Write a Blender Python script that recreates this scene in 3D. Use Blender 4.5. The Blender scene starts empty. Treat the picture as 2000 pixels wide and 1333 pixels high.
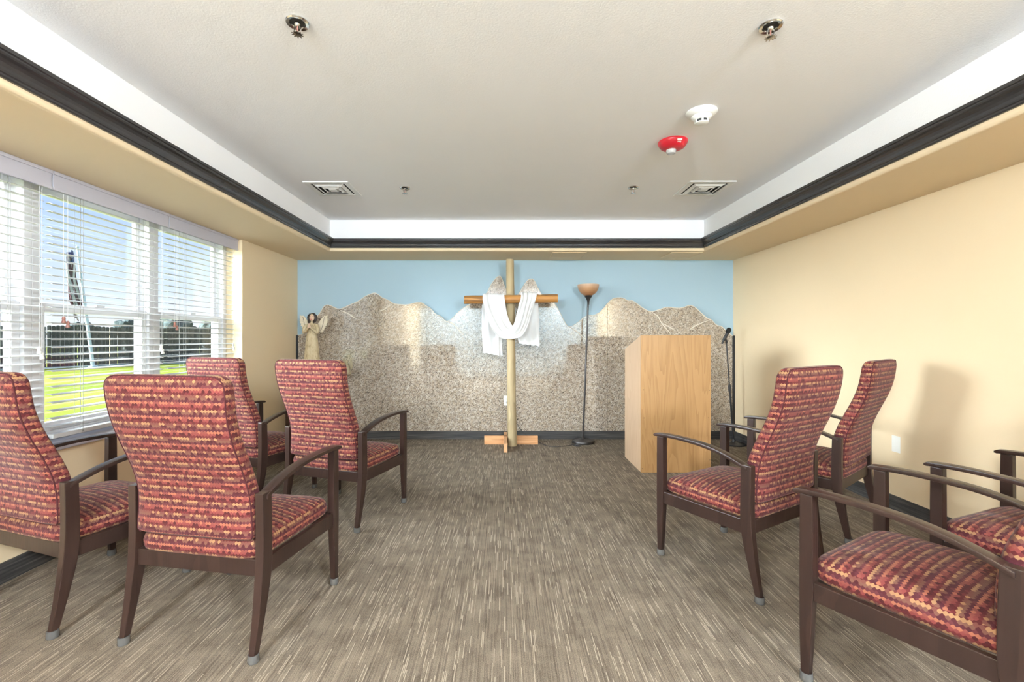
import bpy, bmesh, math, random
from mathutils import Vector, Matrix, noise as mnoise
random.seed(7)
PI = math.pi
R = math.radians
scene = bpy.context.scene
col = scene.collection

# ------------------------------------------------------------------ camera, sky, sun, exposure
FPX, CX, CY, CAMZ = 900.0, 984.0, 661.0, 1.20      # focal length and principal point in photo pixels
cam_d = bpy.data.cameras.new('camera'); cam = bpy.data.objects.new('camera', cam_d); col.objects.link(cam)
cam_d.sensor_width = 36.0; cam_d.lens = 36.0*FPX/2000.0
cam_d.shift_x = (1000.0-CX)/2000.0; cam_d.shift_y = (CY-666.5)/2000.0
cam_d.clip_start = 0.05; cam_d.clip_end = 500
cam.location = (0, 0, CAMZ); cam.rotation_euler = (R(90), 0, 0)
scene.camera = cam

SKY_STRENGTH = 0.96
SUN_STRENGTH = 34.0
FILL_RADIANCE = 385.0  # emission of the added fill globes
world = bpy.data.worlds.new('sky'); scene.world = world; world.use_nodes = True
wn = world.node_tree.nodes; wl = world.node_tree.links
bgn = wn['Background']
tc = wn.new('ShaderNodeTexCoord'); sp = wn.new('ShaderNodeSeparateXYZ'); wl.new(tc.outputs['Generated'], sp.inputs[0])
rp = wn.new('ShaderNodeValToRGB'); wl.new(sp.outputs['Z'], rp.inputs[0])
el = rp.color_ramp.elements
el[0].position = 0.0; el[0].color = (0.92, 0.95, 1.0, 1)
el[1].position = 0.95; el[1].color = (0.10, 0.27, 0.70, 1)
e = el.new(0.07); e.color = (0.74, 0.83, 1.0, 1)
e = el.new(0.24); e.color = (0.42, 0.60, 0.97, 1)
e = el.new(0.5); e.color = (0.24, 0.50, 0.92, 1)
wl.new(rp.outputs[0], bgn.inputs[0]); bgn.inputs[1].default_value = SKY_STRENGTH

sun_d = bpy.data.lights.new('sun', 'SUN'); sun = bpy.data.objects.new('sun', sun_d); col.objects.link(sun)
sun_d.energy = SUN_STRENGTH; sun_d.angle = R(55); sun_d.color = (0.88, 0.95, 1.0)
sun.rotation_euler = Vector((0.90, 0.36, -0.33)).to_track_quat('-Z', 'Y').to_euler()

vs = scene.view_settings
vs.view_transform = 'Standard'; vs.look = 'None'; vs.exposure = 0.40; vs.gamma = 1.0; vs.use_curve_mapping = False

# ------------------------------------------------------------------ helpers
def W(x, y, Y):                       # photo pixel at depth Y -> world point
    return Vector(((x-CX)*Y/FPX, Y, CAMZ-(y-CY)*Y/FPX))

class NT:
    """tiny node-tree helper"""
    def __init__(s, name, rough=0.5, spec=0.5, metal=0.0):
        s.m = bpy.data.materials.new(name); s.m.use_nodes = True
        s.t = s.m.node_tree; s.n = s.t.nodes; s.l = s.t.links
        s.b = s.n['Principled BSDF']
        s.b.inputs['Roughness'].default_value = rough
        s.b.inputs['Specular IOR Level'].default_value = spec
        s.b.inputs['Metallic'].default_value = metal
    def node(s, typ, **kw):
        n = s.n.new(typ)
        for k, v in kw.items(): setattr(n, k, v)
        return n
    def put(s, sock, v):
        if isinstance(v, bpy.types.NodeSocket): s.l.new(v, sock)
        else: sock.default_value = v
    def math(s, op, a, b=None, c=None):
        n = s.node('ShaderNodeMath', operation=op); s.put(n.inputs[0], a)
        if b is not None: s.put(n.inputs[1], b)
        if c is not None: s.put(n.inputs[2], c)
        return n.outputs[0]
    def vmath(s, op, a, b=None):
        n = s.node('ShaderNodeVectorMath', operation=op); s.put(n.inputs[0], a)
        if b is not None: s.put(n.inputs[1], b)
        return n
    def coord(s, which='Object'):
        return s.node('ShaderNodeTexCoord').outputs[which]
    def mapping(s, vec, scale=(1, 1, 1), loc=(0, 0, 0), rot=(0, 0, 0)):
        n = s.node('ShaderNodeMapping'); s.l.new(vec, n.inputs[0])
        n.inputs['Scale'].default_value = scale; n.inputs['Location'].default_value = loc; n.inputs['Rotation'].default_value = rot
        return n.outputs[0]
    def noise(s, vec, scale=5, detail=3, rough=0.5, dist=0.0):
        n = s.node('ShaderNodeTexNoise'); s.l.new(vec, n.inputs['Vector'])
        n.inputs['Scale'].default_value = scale; n.inputs['Detail'].default_value = detail
        n.inputs['Roughness'].default_value = rough; n.inputs['Distortion'].default_value = dist
        return n.outputs['Fac']
    def white(s, vec):
        n = s.node('ShaderNodeTexWhiteNoise', noise_dimensions='3D'); s.l.new(vec, n.inputs['Vector']); return n.outputs['Value']
    def ramp(s, fac, stops, interp='LINEAR'):
        n = s.node('ShaderNodeValToRGB'); s.l.new(fac, n.inputs[0]); cr = n.color_ramp; cr.interpolation = interp
        while len(cr.elements) > 1: cr.elements.remove(cr.elements[-1])
        for i, (p, c) in enumerate(stops):
            e = cr.elements[0] if i == 0 else cr.elements.new(p)
            e.position = p; e.color = (c[0], c[1], c[2], 1)
        return n.outputs[0]
    def mix(s, fac, a, b, mode='MIX'):
        n = s.node('ShaderNodeMix', data_type='RGBA', blend_type=mode)
        s.put(n.inputs[0], fac)
        for sock, v in ((n.inputs[6], a), (n.inputs[7], b)):
            if isinstance(v, bpy.types.NodeSocket): s.l.new(v, sock)
            else: sock.default_value = (v[0], v[1], v[2], 1)
        return n.outputs[2]
    def combine(s, x, y, z=0.0):
        n = s.node('ShaderNodeCombineXYZ'); s.put(n.inputs[0], x); s.put(n.inputs[1], y); s.put(n.inputs[2], z); return n.outputs[0]
    def sep(s, v):
        n = s.node('ShaderNodeSeparateXYZ'); s.l.new(v, n.inputs[0]); return n.outputs
    def color(s, v): 
        if isinstance(v, bpy.types.NodeSocket): s.l.new(v, s.b.inputs['Base Color'])
        else: s.b.inputs['Base Color'].default_value = (v[0], v[1], v[2], 1)
        return s
    def bump(s, h, strength=0.3, dist=0.01):
        n = s.node('ShaderNodeBump'); n.inputs['Strength'].default_value = strength; n.inputs['Distance'].default_value = dist
        s.l.new(h, n.inputs['Height']); s.l.new(n.outputs[0], s.b.inputs['Normal']); return s

def plain(name, c, rough=0.5, spec=0.5, metal=0.0, vary=0.06, scale=30):
    t = NT(name, rough, spec, metal)
    f = t.noise(t.coord(), scale, 3)
    a = [max(0, v*(1-vary)) for v in c]; b = [min(1, v*(1+vary)) for v in c]
    t.color(t.mix(f, a, b)); return t.m

def paint(name, c, rough=0.75, bump=0.12, scale=180):
    t = NT(name, rough, 0.3)
    co = t.coord(); f = t.noise(co, 2.0, 2)
    t.color(t.mix(f, [v*0.98 for v in c], [min(1, v*1.02) for v in c]))
    t.bump(t.noise(co, scale, 2), bump, 0.002); return t.m

M = {}
M['cream'] = paint('cream_wall_paint', (0.79, 0.635, 0.425))
M['white_paint'] = paint('ceiling_paint', (0.88, 0.872, 0.875), 0.85, 0.35, 140)
M['blue'] = paint('blue_wall_paint', (0.355, 0.485, 0.565), 0.6, 0.15)
M['crown'] = plain('black_gloss_paint', (0.032, 0.030, 0.031), 0.25, 0.6)
M['white_trim'] = plain('white_vinyl_shaded', (0.60, 0.59, 0.61), 0.35, 0.5, 0, 0.02)  # vinyl is white; its indoor shade is tinted into this grey-lavender
M['blind'] = plain('white_blind', (0.50, 0.50, 0.49), 0.4, 0.4, 0, 0.02)
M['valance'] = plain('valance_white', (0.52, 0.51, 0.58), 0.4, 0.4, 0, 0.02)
M['cord_white'] = plain('white_cord', (0.75, 0.75, 0.73), 0.7)
M['cord_dark'] = plain('ladder_cord', (0.28, 0.28, 0.26), 0.8)
M['tassel_brown'] = plain('brown_tassel', (0.30, 0.13, 0.10), 0.5)
M['chrome'] = plain('chrome', (0.55, 0.54, 0.52), 0.15, 0.5, 1.0)
M['dark_metal'] = plain('dark_metal', (0.05, 0.045, 0.045), 0.35, 0.5, 0.6)
M['black_plastic'] = plain('black_plastic', (0.015, 0.015, 0.017), 0.45)
M['black_foam'] = plain('black_foam', (0.02, 0.02, 0.02), 0.95, 0.1, 0, 0.5, 300)
M['white_plastic'] = plain('white_plastic', (0.80, 0.79, 0.74), 0.35, 0.5, 0, 0.02)
M['vent_white'] = plain('vent_white', (0.78, 0.77, 0.74), 0.45, 0.4, 0, 0.02)
M['vent_dark'] = plain('vent_dark', (0.03, 0.03, 0.03), 0.9)
M['red_plastic'] = plain('red_plastic', (0.55, 0.015, 0.03), 0.3, 0.5)
M['slot'] = plain('socket_slot', (0.03, 0.03, 0.03), 0.8)
M['label'] = plain('paper_label', (0.8, 0.78, 0.72), 0.7)

def mat_glass():
    t = NT('window_glass'); nt = t.t; t.n.remove(t.b)
    tr = t.node('ShaderNodeBsdfTransparent'); tr.inputs[0].default_value = (0.97, 0.985, 0.98, 1)
    gl = t.node('ShaderNodeBsdfGlossy'); gl.inputs['Roughness'].default_value = 0.02
    mx = t.node('ShaderNodeMixShader'); mx.inputs[0].default_value = 0.06
    t.l.new(tr.outputs[0], mx.inputs[1]); t.l.new(gl.outputs[0], mx.inputs[2])
    t.l.new(mx.outputs[0], t.n['Material Output'].inputs[0]); return t.m
M['glass'] = mat_glass()
def mat_clear():
    t = NT('clear_plastic', 0.1); t.b.inputs['Transmission Weight'].default_value = 0.35
    t.b.inputs['IOR'].default_value = 1.45; t.color((0.16, 0.155, 0.15)); return t.m
M['clear'] = mat_clear()

def mat_lens():
    t = NT('strobe_clear_lens', 0.08); t.b.inputs['Transmission Weight'].default_value = 0.6
    t.b.inputs['IOR'].default_value = 1.45; t.color((0.85, 0.85, 0.83)); return t.m
M['lens'] = mat_lens()
def mat_carpet():
    t = NT('striped_carpet', 0.95, 0.1)
    co = t.coord(); x, y, z = t.sep(co)
    cx = t.math('DIVIDE', x, 0.0056); ci = t.math('FLOOR', cx)
    r1 = t.white(t.combine(ci, 3.7, 0.0))
    yy = t.math('ADD', t.math('DIVIDE', y, 0.10), t.math('MULTIPLY', r1, 17.0)); yi = t.math('FLOOR', yy)
    r2 = t.white(t.combine(ci, yi, 5.1))
    on = t.math('GREATER_THAN', r2, 0.885)
    fx = t.math('SUBTRACT', cx, ci)
    thin = t.math('MULTIPLY', t.math('GREATER_THAN', fx, 0.25), t.math('LESS_THAN', fx, 0.72))
    on = t.math('MULTIPLY', on, thin)
    streak = t.noise(t.mapping(co, (230, 1.6, 1)), 1.0, 2, 0.6)
    grain = t.noise(co, 330, 2, 0.7)
    blot = t.noise(co, 9, 3, 0.6)
    f = t.math('ADD', t.math('MULTIPLY', streak, 0.45), t.math('ADD', t.math('MULTIPLY', grain, 0.75), t.math('MULTIPLY', blot, 0.30)))
    base = t.ramp(f, [(0.45, (0.036, 0.028, 0.020)), (0.66, (0.122, 0.098, 0.074)), (0.80, (0.205, 0.167, 0.128)), (0.98, (0.33, 0.275, 0.215))])
    c = t.mix(t.math('MULTIPLY', on, 0.70), base, (0.47, 0.405, 0.32))
    dark = t.math('MULTIPLY', t.math('LESS_THAN', r2, 0.14), 0.28)
    c = t.mix(dark, c, (0.03, 0.025, 0.022))
    t.color(c)
    t.bump(t.math('ADD', grain, streak), 0.5, 0.004); return t.m
M['carpet'] = mat_carpet()

def mat_base():
    t = NT('charcoal_base', 0.6, 0.3); co = t.coord()
    s = t.noise(t.mapping(co, (3, 3, 110)), 1.0, 4, 0.6)
    t.color(t.ramp(s, [(0.3, (0.022, 0.022, 0.024)), (0.55, (0.055, 0.052, 0.050)), (0.75, (0.12, 0.11, 0.10))]))
    t.bump(s, 0.3, 0.003); return t.m
M['base'] = mat_base()

def mat_granite():
    t = NT('polished_granite', 0.05, 0.5); t.b.inputs['IOR'].default_value = 1.85
    co = t.coord()
    warp = t.mapping(co, (1, 1, 1.0), rot=(0, R(35), 0))
    n1 = t.noise(t.mapping(warp, (58, 58, 118)), 1.0, 3, 0.6, 1.6)
    n2 = t.noise(t.mapping(co, (140, 140, 90), loc=(3, 1, 7)), 1.0, 2, 0.6, 0.8)
    n3 = t.noise(co, 2.6, 3, 0.6)
    n4 = t.noise(t.mapping(co, (30, 30, 30), loc=(9, 2, 4)), 1.0, 2, 0.5)
    base = t.mix(n3, (0.41, 0.315, 0.215), (0.46, 0.385, 0.31))
    base = t.mix(t.ramp(n4, [(0.35, (0, 0, 0)), (0.65, (1, 1, 1))]), base, (0.58, 0.51, 0.43))
    dk = t.ramp(n1, [(0.49, (0, 0, 0)), (0.56, (1, 1, 1))])
    c = t.mix(dk, base, (0.155, 0.118, 0.090))
    dk2 = t.ramp(n2, [(0.59, (0, 0, 0)), (0.65, (1, 1, 1))])
    c = t.mix(dk2, c, (0.018, 0.015, 0.014))
    t.color(c); return t.m
M['granite'] = mat_granite()
M['granite_edge'] = plain('granite_cut_edge', (0.72, 0.66, 0.57), 0.5, 0.4, 0, 0.12, 60)

def mat_wood(name, c1, c2, c3, axis='Z', rough=0.45, ring=9.0, stretch=0.12):
    t = NT(name, rough, 0.4); co = t.coord()
    sc = {'Z': (1, 1, stretch), 'X': (stretch, 1, 1), 'Y': (1, stretch, 1)}[axis]
    v = t.mapping(co, sc)
    n = t.noise(v, 4.0, 3, 0.55, 0.6)
    rings = t.math('FRACT', t.math('MULTIPLY', n, ring))
    fine = t.noise(t.mapping(co, tuple(140*k if k == 1 else 6 for k in sc)), 1.0, 3, 0.6)
    f = t.math('ADD', t.math('MULTIPLY', rings, 0.45), t.math('MULTIPLY', fine, 0.6))
    t.color(t.ramp(f, [(0.15, c1), (0.50, c2), (0.85, c3)]))
    t.bump(fine, 0.15, 0.002); return t.m
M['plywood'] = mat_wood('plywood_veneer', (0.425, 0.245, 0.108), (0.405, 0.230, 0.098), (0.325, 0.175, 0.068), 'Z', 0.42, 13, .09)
M['plywood_lit'] = mat_wood('plywood_window_lit', (0.50, 0.35, 0.235), (0.485, 0.335, 0.22), (0.425, 0.285, 0.18), 'Z', 0.42, 13, .09)  # same plywood, window light painted in as a paler, pinker tone
M['pole_wood'] = mat_wood('peeled_log', (0.46, 0.36, 0.21), (0.42, 0.325, 0.185), (0.29, 0.22, 0.12), 'Z', 0.65, 5)
M['bar_wood'] = mat_wood('stained_log', (0.50, 0.25, 0.075), (0.42, 0.19, 0.05), (0.14, 0.065, 0.022), 'X', 0.5, 5)
M['lumber'] = mat_wood('fir_lumber', (0.68, 0.38, 0.19), (0.62, 0.32, 0.145), (0.44, 0.20, 0.08), 'X', 0.55, 6)
M['lumber_y'] = mat_wood('fir_lumber_long', (0.68, 0.40, 0.22), (0.62, 0.34, 0.17), (0.44, 0.22, 0.10), 'Y', 0.55, 6)
M['chair_wood'] = mat_wood('walnut_frame', (0.036, 0.019, 0.0145), (0.030, 0.0155, 0.012), (0.022, 0.012, 0.0095), 'Z', 0.30, 5)
M['table_wood'] = mat_wood('dark_table_wood', (0.10, 0.06, 0.04), (0.08, 0.045, 0.03), (0.05, 0.03, 0.02), 'X', 0.4)

def mat_fabric():
    t = NT('scale_upholstery', 0.85, 0.25)
    t.b.inputs['Sheen Weight'].default_value = 0.08; t.b.inputs['Sheen Roughness'].default_value = 0.4
    uv = t.coord('UV'); u, v, _ = t.sep(uv)
    CWD, RH = 0.0124, 0.0088
    px = t.math('DIVIDE', u, CWD); py = t.math('DIVIDE', v, 2*RH)
    ax = t.math('FLOOR', t.math('ADD', px, 0.5)); ay = t.math('FLOOR', t.math('ADD', py, 0.5))
    bx = t.math('ADD', t.math('FLOOR', px), 0.5); by = t.math('ADD', t.math('FLOOR', py), 0.5)
    def d2(cx, cy):
        dx = t.math('ABSOLUTE', t.math('SUBTRACT', px, cx)); dy = t.math('ABSOLUTE', t.math('SUBTRACT', py, cy))
        return t.math('ADD', t.math('POWER', dx, 2.0), t.math('MULTIPLY', t.math('POWER', dy, 2.0), 1.9))
    isb = t.math('LESS_THAN', d2(bx, by), d2(ax, ay))
    def sel(a, b): return t.math('ADD', t.math('MULTIPLY', a, t.math('SUBTRACT', 1.0, isb)), t.math('MULTIPLY', b, isb))
    ix = sel(ax, bx); iy = sel(ay, by)
    rnd = t.white(t.combine(t.math('MULTIPLY', ix, 2.0), t.math('MULTIPLY', iy, 2.0), 1.3))
    rnd2 = t.white(t.combine(t.math('MULTIPLY', ix, 2.0), t.math('MULTIPLY', iy, 2.0), 8.3))
    row = t.math('MULTIPLY', iy, 2.0)
    m6 = t.math('DIVIDE', t.math('ADD', t.math('FLOORED_MODULO', row, 6.0), 0.5), 6.0)
    pos = [0.0, 0.1667, 0.3333, 0.50, 0.6667, 0.8333]
    A_ = [(0.0722, 0.0084, 0.0101), (0.1804, 0.0396, 0.0334), (0.3080, 0.1100, 0.0616), (0.0598, 0.0106, 0.0167), (0.1364, 0.0598, 0.0396), (0.3036, 0.1672, 0.0792)]
    B_ = [(0.1056, 0.0158, 0.0167), (0.0546, 0.0070, 0.0088), (0.1892, 0.0510, 0.0387), (0.0924, 0.0211, 0.0246), (0.0546, 0.0088, 0.0123), (0.1320, 0.0458, 0.0334)]
    ca = t.ramp(m6, list(zip(pos, A_)), 'CONSTANT'); cb = t.ramp(m6, list(zip(pos, B_)), 'CONSTANT')
    c = t.mix(t.math('GREATER_THAN', rnd, 0.58), ca, cb)
    c = t.mix(t.math('MULTIPLY', rnd2, 0.22), c, (0.11, 0.027, 0.026))
    t.color(c)
    weave = t.noise(uv, 900, 2, 0.6)
    t.bump(weave, 0.25, 0.002); return t.m
M['fabric'] = mat_fabric()
M['fabric_seam'] = plain('upholstery_piping', (0.06, 0.014, 0.016), 0.85, 0.2, 0, 0.2, 200)

def mat_cloth():
    t = NT('white_cotton', 0.85, 0.2); co = t.coord()
    t.b.inputs['Sheen Weight'].default_value = 0.2
    t.color(t.mix(t.noise(co, 6, 2), (0.64, 0.64, 0.64), (0.69, 0.69, 0.685))); t.bump(t.noise(co, 500, 2), 0.1, 0.001); return t.m
M['cloth'] = mat_cloth()
def mat_shade():
    t = NT('amber_glass_shade', 0.3, 0.5); co = t.coord(); x, y, z = t.sep(co)
    t.b.inputs['Subsurface Weight'].default_value = 0.0
    t.b.inputs['Transmission Weight'].default_value = 0.25
    f = t.math('ADD', t.math('MULTIPLY', t.math('SUBTRACT', z, 1.70), 7.0), t.math('MULTIPLY', t.noise(co, 30, 3), 0.15))
    t.color(t.ramp(f, [(0.0, (0.42, 0.17, 0.06)), (0.5, (0.60, 0.34, 0.18)), (1.0, (0.72, 0.52, 0.38))])); return t.m
M['shade'] = mat_shade()
def mat_statue():
    t = NT('antiqued_resin', 0.6, 0.3); co = t.coord()
    n = t.noise(t.mapping(co, (60, 60, 22)), 1.0, 3, 0.6)
    c = t.ramp(n, [(0.28, (0.16, 0.11, 0.06)), (0.40, (0.48, 0.38, 0.23)), (0.75, (0.60, 0.50, 0.33))])
    t.color(c); return t.m
M['robe'] = mat_statue()
M['patina'] = plain('brown_patina', (0.27, 0.22, 0.14), 0.6, 0.3, 0, 0.4, 60)
M['skin'] = plain('statue_skin', (0.66, 0.46, 0.33), 0.5)
M['hair'] = plain('statue_hair', (0.028, 0.018, 0.015), 0.5, 0.4, 0, 0.3, 80)
M['wing'] = plain('wing_cream', (0.66, 0.58, 0.44), 0.6, 0.3, 0, 0.15, 60)
M['wing_line'] = plain('wing_outline', (0.07, 0.05, 0.04), 0.6)
def mat_lawn():
    t = NT('lawn', 0.9, 0.1); co = t.coord()
    n = t.noise(t.mapping(co, (0.35, 0.12, 1)), 1.0, 4, 0.6); g = t.noise(co, 25, 3)
    c = t.ramp(n, [(0.30, (0.135, 0.185, 0.012)), (0.50, (0.215, 0.245, 0.018)), (0.70, (0.29, 0.265, 0.05))])
    t.color(t.mix(t.math('MULTIPLY', g, 0.25), c, (0.09, 0.13, 0.01))); return t.m
M['lawn'] = mat_lawn()
def mat_fence():
    t = NT('weathered_fence', 0.9, 0.1); co = t.coord()
    n = t.noise(t.mapping(co, (6, 6, 2.5)), 1.0, 4, 0.7); f = t.noise(co, 40, 3, 0.7)
    c = t.ramp(n, [(0.3, (0.045, 0.055, 0.06)), (0.6, (0.085, 0.09, 0.085)), (0.8, (0.14, 0.12, 0.08))])
    t.color(t.mix(t.math('MULTIPLY', f, 0.4), c, (0.03, 0.035, 0.04))); return t.m
M['fence'] = mat_fence()
M['fence_gap'] = plain('fence_back_rail', (0.30, 0.24, 0.13), 0.9)
M['edging'] = plain('pale_edging', (0.42, 0.50, 0.46), 0.8)
M['tree'] = plain('hazy_foliage', (0.075, 0.095, 0.090), 0.95, 0.1, 0, 0.6, 3)
M['bark'] = plain('tree_bark', (0.12, 0.09, 0.07), 0.9)
M['pole_metal'] = plain('flagpole_metal', (0.62, 0.70, 0.72), 0.35, 0.5, 0.3)
def mat_flag():
    t = NT('striped_flag', 0.8, 0.1); uv = t.coord('UV'); u, v, _ = t.sep(uv)
    s = t.math('GREATER_THAN', t.math('FRACT', t.math('MULTIPLY', u, 6.5)), 0.5)
    c = t.mix(s, (0.10, 0.045, 0.05), (0.45, 0.45, 0.45))
    can = t.math('MULTIPLY', t.math('GREATER_THAN', v, 0.80), t.math('LESS_THAN', u, 0.55))
    t.color(t.mix(can, c, (0.05, 0.07, 0.16))); return t.m
M['flag'] = mat_flag()
def mat_emit():
    t = NT('fill_globe_emission', 0.5); t.color((0.85, 0.83, 0.78))
    t.b.inputs['Emission Color'].default_value = (0.87, 0.945, 1.0, 1); t.b.inputs['Emission Strength'].default_value = FILL_RADIANCE; return t.m
M['fill_glow'] = mat_emit()  # glow of the fill globes added to brighten the room

# ------------------------------------------------------------------ mesh builder
class MB:
    def __init__(s): s.v = []; s.f = []
    def add(s, verts, faces):
        o = len(s.v); s.v += [tuple(p) for p in verts]; s.f += [tuple(i+o for i in f) for f in faces]; return s
    def box(s, a, b):
        x0, y0, z0 = a; x1, y1, z1 = b
        return s.add([(x0,y0,z0),(x1,y0,z0),(x1,y1,z0),(x0,y1,z0),(x0,y0,z1),(x1,y0,z1),(x1,y1,z1),(x0,y1,z1)],
                     [(0,3,2,1),(4,5,6,7),(0,1,5,4),(1,2,6,5),(2,3,7,6),(3,0,4,7)])
    def loft(s, rings, cap=True, closed=True):
        n = len(rings[0]); vs_ = [p for r in rings for p in r]; fs = []
        for k in range(len(rings)-1):
            for i in range(n if closed else n-1):
                j = (i+1) % n
                fs.append((k*n+i, k*n+j, (k+1)*n+j, (k+1)*n+i))
        if cap:
            fs.append(tuple(reversed(range(n)))); fs.append(tuple((len(rings)-1)*n+i for i in range(n)))
        return s.add(vs_, fs)
    def lathe(s, prof, c=(0,0,0), n=28, cap=True, sy=1.0):
        return s.loft([[(c[0]+r*math.cos(2*PI*i/n), c[1]+sy*r*math.sin(2*PI*i/n), c[2]+z) for i in range(n)] for r, z in prof], cap)
    def tube(s, pts, r, n=8, cap=True):
        pts = [Vector(p) for p in pts]; rings = []; up = Vector((0.123, 0.371, 0.919)); prev = None
        rr = r if isinstance(r, (list, tuple)) else [r]*len(pts)
        for k, p in enumerate(pts):
            d = (pts[min(k+1, len(pts)-1)]-pts[max(k-1, 0)])
            d = d.normalized() if d.length > 1e-9 else Vector((0,0,1))
            if prev is None:
                a = d.cross(up if abs(d.dot(up)) < 0.95 else Vector((1,0,0))).normalized()
            else:
                a = (prev-d*prev.dot(d)); a = a.normalized() if a.length > 1e-6 else d.orthogonal().normalized()
            prev = a; b = d.cross(a)
            rings.append([p+(a*math.cos(2*PI*i/n)+b*math.sin(2*PI*i/n))*rr[k] for i in range(n)])
        return s.loft(rings, cap)
    def poly(s, pts2, fn, d0, d1, inset=0.0):
        """extruded polygon: fn(a,b,d)->xyz"""
        n = len(pts2)
        vs_ = [fn(a, b, d0) for a, b in pts2]+[fn(a, b, d1) for a, b in pts2]
        fs = [tuple(reversed(range(n))), tuple(range(n, 2*n))]
        for i in range(n):
            j = (i+1) % n; fs.append((i, j, n+j, n+i))
        return s.add(vs_, fs)
    def build(s, name, mat, parent=None, smooth=False, bevel=0.0, origin=None, seg=2):
        me = bpy.data.meshes.new(name)
        o0 = Vector(origin) if origin is not None else Vector((0,0,0))
        me.from_pydata([tuple(Vector(p)-o0) for p in s.v], [], s.f); me.validate(); 
        bm = bmesh.new(); bm.from_mesh(me)
        bmesh.ops.recalc_face_normals(bm, faces=bm.faces[:])
        if bevel > 0:
            es = [e for e in bm.edges if len(e.link_faces) == 2 and e.calc_face_angle(0) > R(40)]
            bmesh.ops.bevel(bm, geom=es, offset=bevel, segments=seg, profile=0.6, affect='EDGES', clamp_overlap=True)
        bm.to_mesh(me); bm.free()
        if smooth:
            for p in me.polygons: p.use_smooth = True
            try: me.set_sharp_from_angle(angle=R(40))
            except Exception: pass
        me.materials.append(M[mat] if isinstance(mat, str) else mat)
        o = bpy.data.objects.new(name, me); o.location = o0; col.objects.link(o)
        if parent is not None: o.parent = parent
        return o

def empty(name, loc=(0,0,0), rz=0.0, parent=None):
    o = bpy.data.objects.new(name, None); o.location = loc; o.rotation_euler = (0,0,rz); o.empty_display_size = 0.1
    col.objects.link(o); o.parent = parent; return o
def tag(o, label=None, cat=None, group=None, kind=None):
    if label: o['label'] = label
    if cat: o['category'] = cat
    if group: o['group'] = group
    if kind: o['kind'] = kind
    return o
def copy_tree(o, parent=None):
    kids = [k for k in o.children]
    c = o.copy(); col.objects.link(c); c.parent = parent
    for k in kids: copy_tree(k, c)
    return c
def smoothpath(pts, n=8):
    """Catmull-Rom through points"""
    P = [Vector(p) for p in pts]; P = [2*P[0]-P[1]]+P+[2*P[-1]-P[-2]]; out = []
    for i in range(1, len(P)-2):
        for k in range(n):
            t = k/n; a, b, c, d = P[i-1], P[i], P[i+1], P[i+2]
            out.append(0.5*((2*b)+(c-a)*t+(2*a-5*b+4*c-d)*t*t+(3*b-a-3*c+d)*t**3))
    out.append(P[-2]); return out
def rrect(hx, hy, p=4.0, n=32, cx=0, cy=0):
    out = []
    for i in range(n):
        a = 2*PI*(i+0.5)/n; c, s_ = math.cos(a), math.sin(a)
        out.append((cx+hx*math.copysign(abs(c)**(2/p), c), cy+hy*math.copysign(abs(s_)**(2/p), s_)))
    return out

# ------------------------------------------------------------------ the room
XL, XR, YB, YF = -2.458, 2.733, 5.49, -2.6          # inner faces
ZS, ZC = 2.127, 2.46                                 # soffit, tray ceiling
TX0, TX1, TY0, TY1 = -1.852, 2.133, -1.95, 4.91       # tray
WY0, WY1, WZ0, WZ1 = 1.655, 4.33, 0.615, ZS          # window opening in the left wall
XO = -2.74                                           # outer face of left wall

tag(MB().box((XO, YF-0.2, -0.08), (XR+0.2, YB+0.2, 0.0)).build('floor', 'carpet'), 'brown grey carpet with fine broken stripes running to back wall', None, None, 'structure')
wl_ = MB()
wl_.box((XO, YF, 0), (XL, WY0, ZC+.1)); wl_.box((XO, WY1, 0), (XL, YB+.2, ZC+.1)); wl_.box((XO, WY0, 0), (XL, WY1, WZ0-0.03)); wl_.box((XO, WY0, WZ1+.02), (XL, WY1, ZC+.1))
tag(wl_.build('wall_left', 'cream'), 'cream painted wall with the wide window', None, None, 'structure')
tag(MB().box((XR, YF, 0), (XR+.2, YB+.2, ZC+.1)).build('wall_right', 'cream'), 'plain warm cream wall on the right', None, None, 'structure')
tag(MB().box((XL, YB, 0), (XR, YB+.2, ZC+.1)).build('wall_back', 'blue'), 'pale blue painted wall above the granite mountains', None, None, 'structure')
tag(MB().box((XO, YF-.2, 0), (XR+.2, YF, ZC+.1)).build('wall_front', 'blue'), 'pale blue wall behind the viewer', None, None, 'structure')

ce = MB()
ce.box((TX0-.02, TY0-.02, ZC), (TX1+.02, TY1+.02, ZC+.1))
zt = 2.20
ce.box((TX0-.1, TY0-.1, zt), (TX0, TY1+.1, ZC+.1)); ce.box((TX1, TY0-.1, zt), (TX1+.1, TY1+.1, ZC+.1))
ce.box((TX0, TY1, zt), (TX1, TY1+.1, ZC+.1)); ce.box((TX0, TY0-.1, zt), (TX1, TY0, ZC+.1))
ceiling = tag(ce.build('ceiling', 'white_paint'), 'white tray ceiling with raised centre', None, None, 'structure')
def soffit():
    # ring with a rounded inner lip, swept round the tray opening
    prof = [(0.0, 2.215), (0.0, 2.152)]
    r = 0.022
    for k in range(0, 7):
        a = k/6*PI/2; prof.append((r*(1-math.cos(a)), ZS+r-r*math.sin(a)))
    outer = [(XO, YF), (XR, YF), (XR, YB), (XO, YB)]
    rings = []
    for d, z in prof:
        rings.append([(TX0-d, TY0-d, z), (TX1+d, TY0-d, z), (TX1+d, TY1+d, z), (TX0-d, TY1+d, z)])
    rings.append([(x, y, ZS) for x, y in outer])
    rings.append([(x, y, ZS+.12) for x, y in outer])
    rings.append(rings[0])
    return MB().loft(rings, cap=False)
sof = soffit().build('soffit', 'cream', ceiling, smooth=True)

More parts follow.
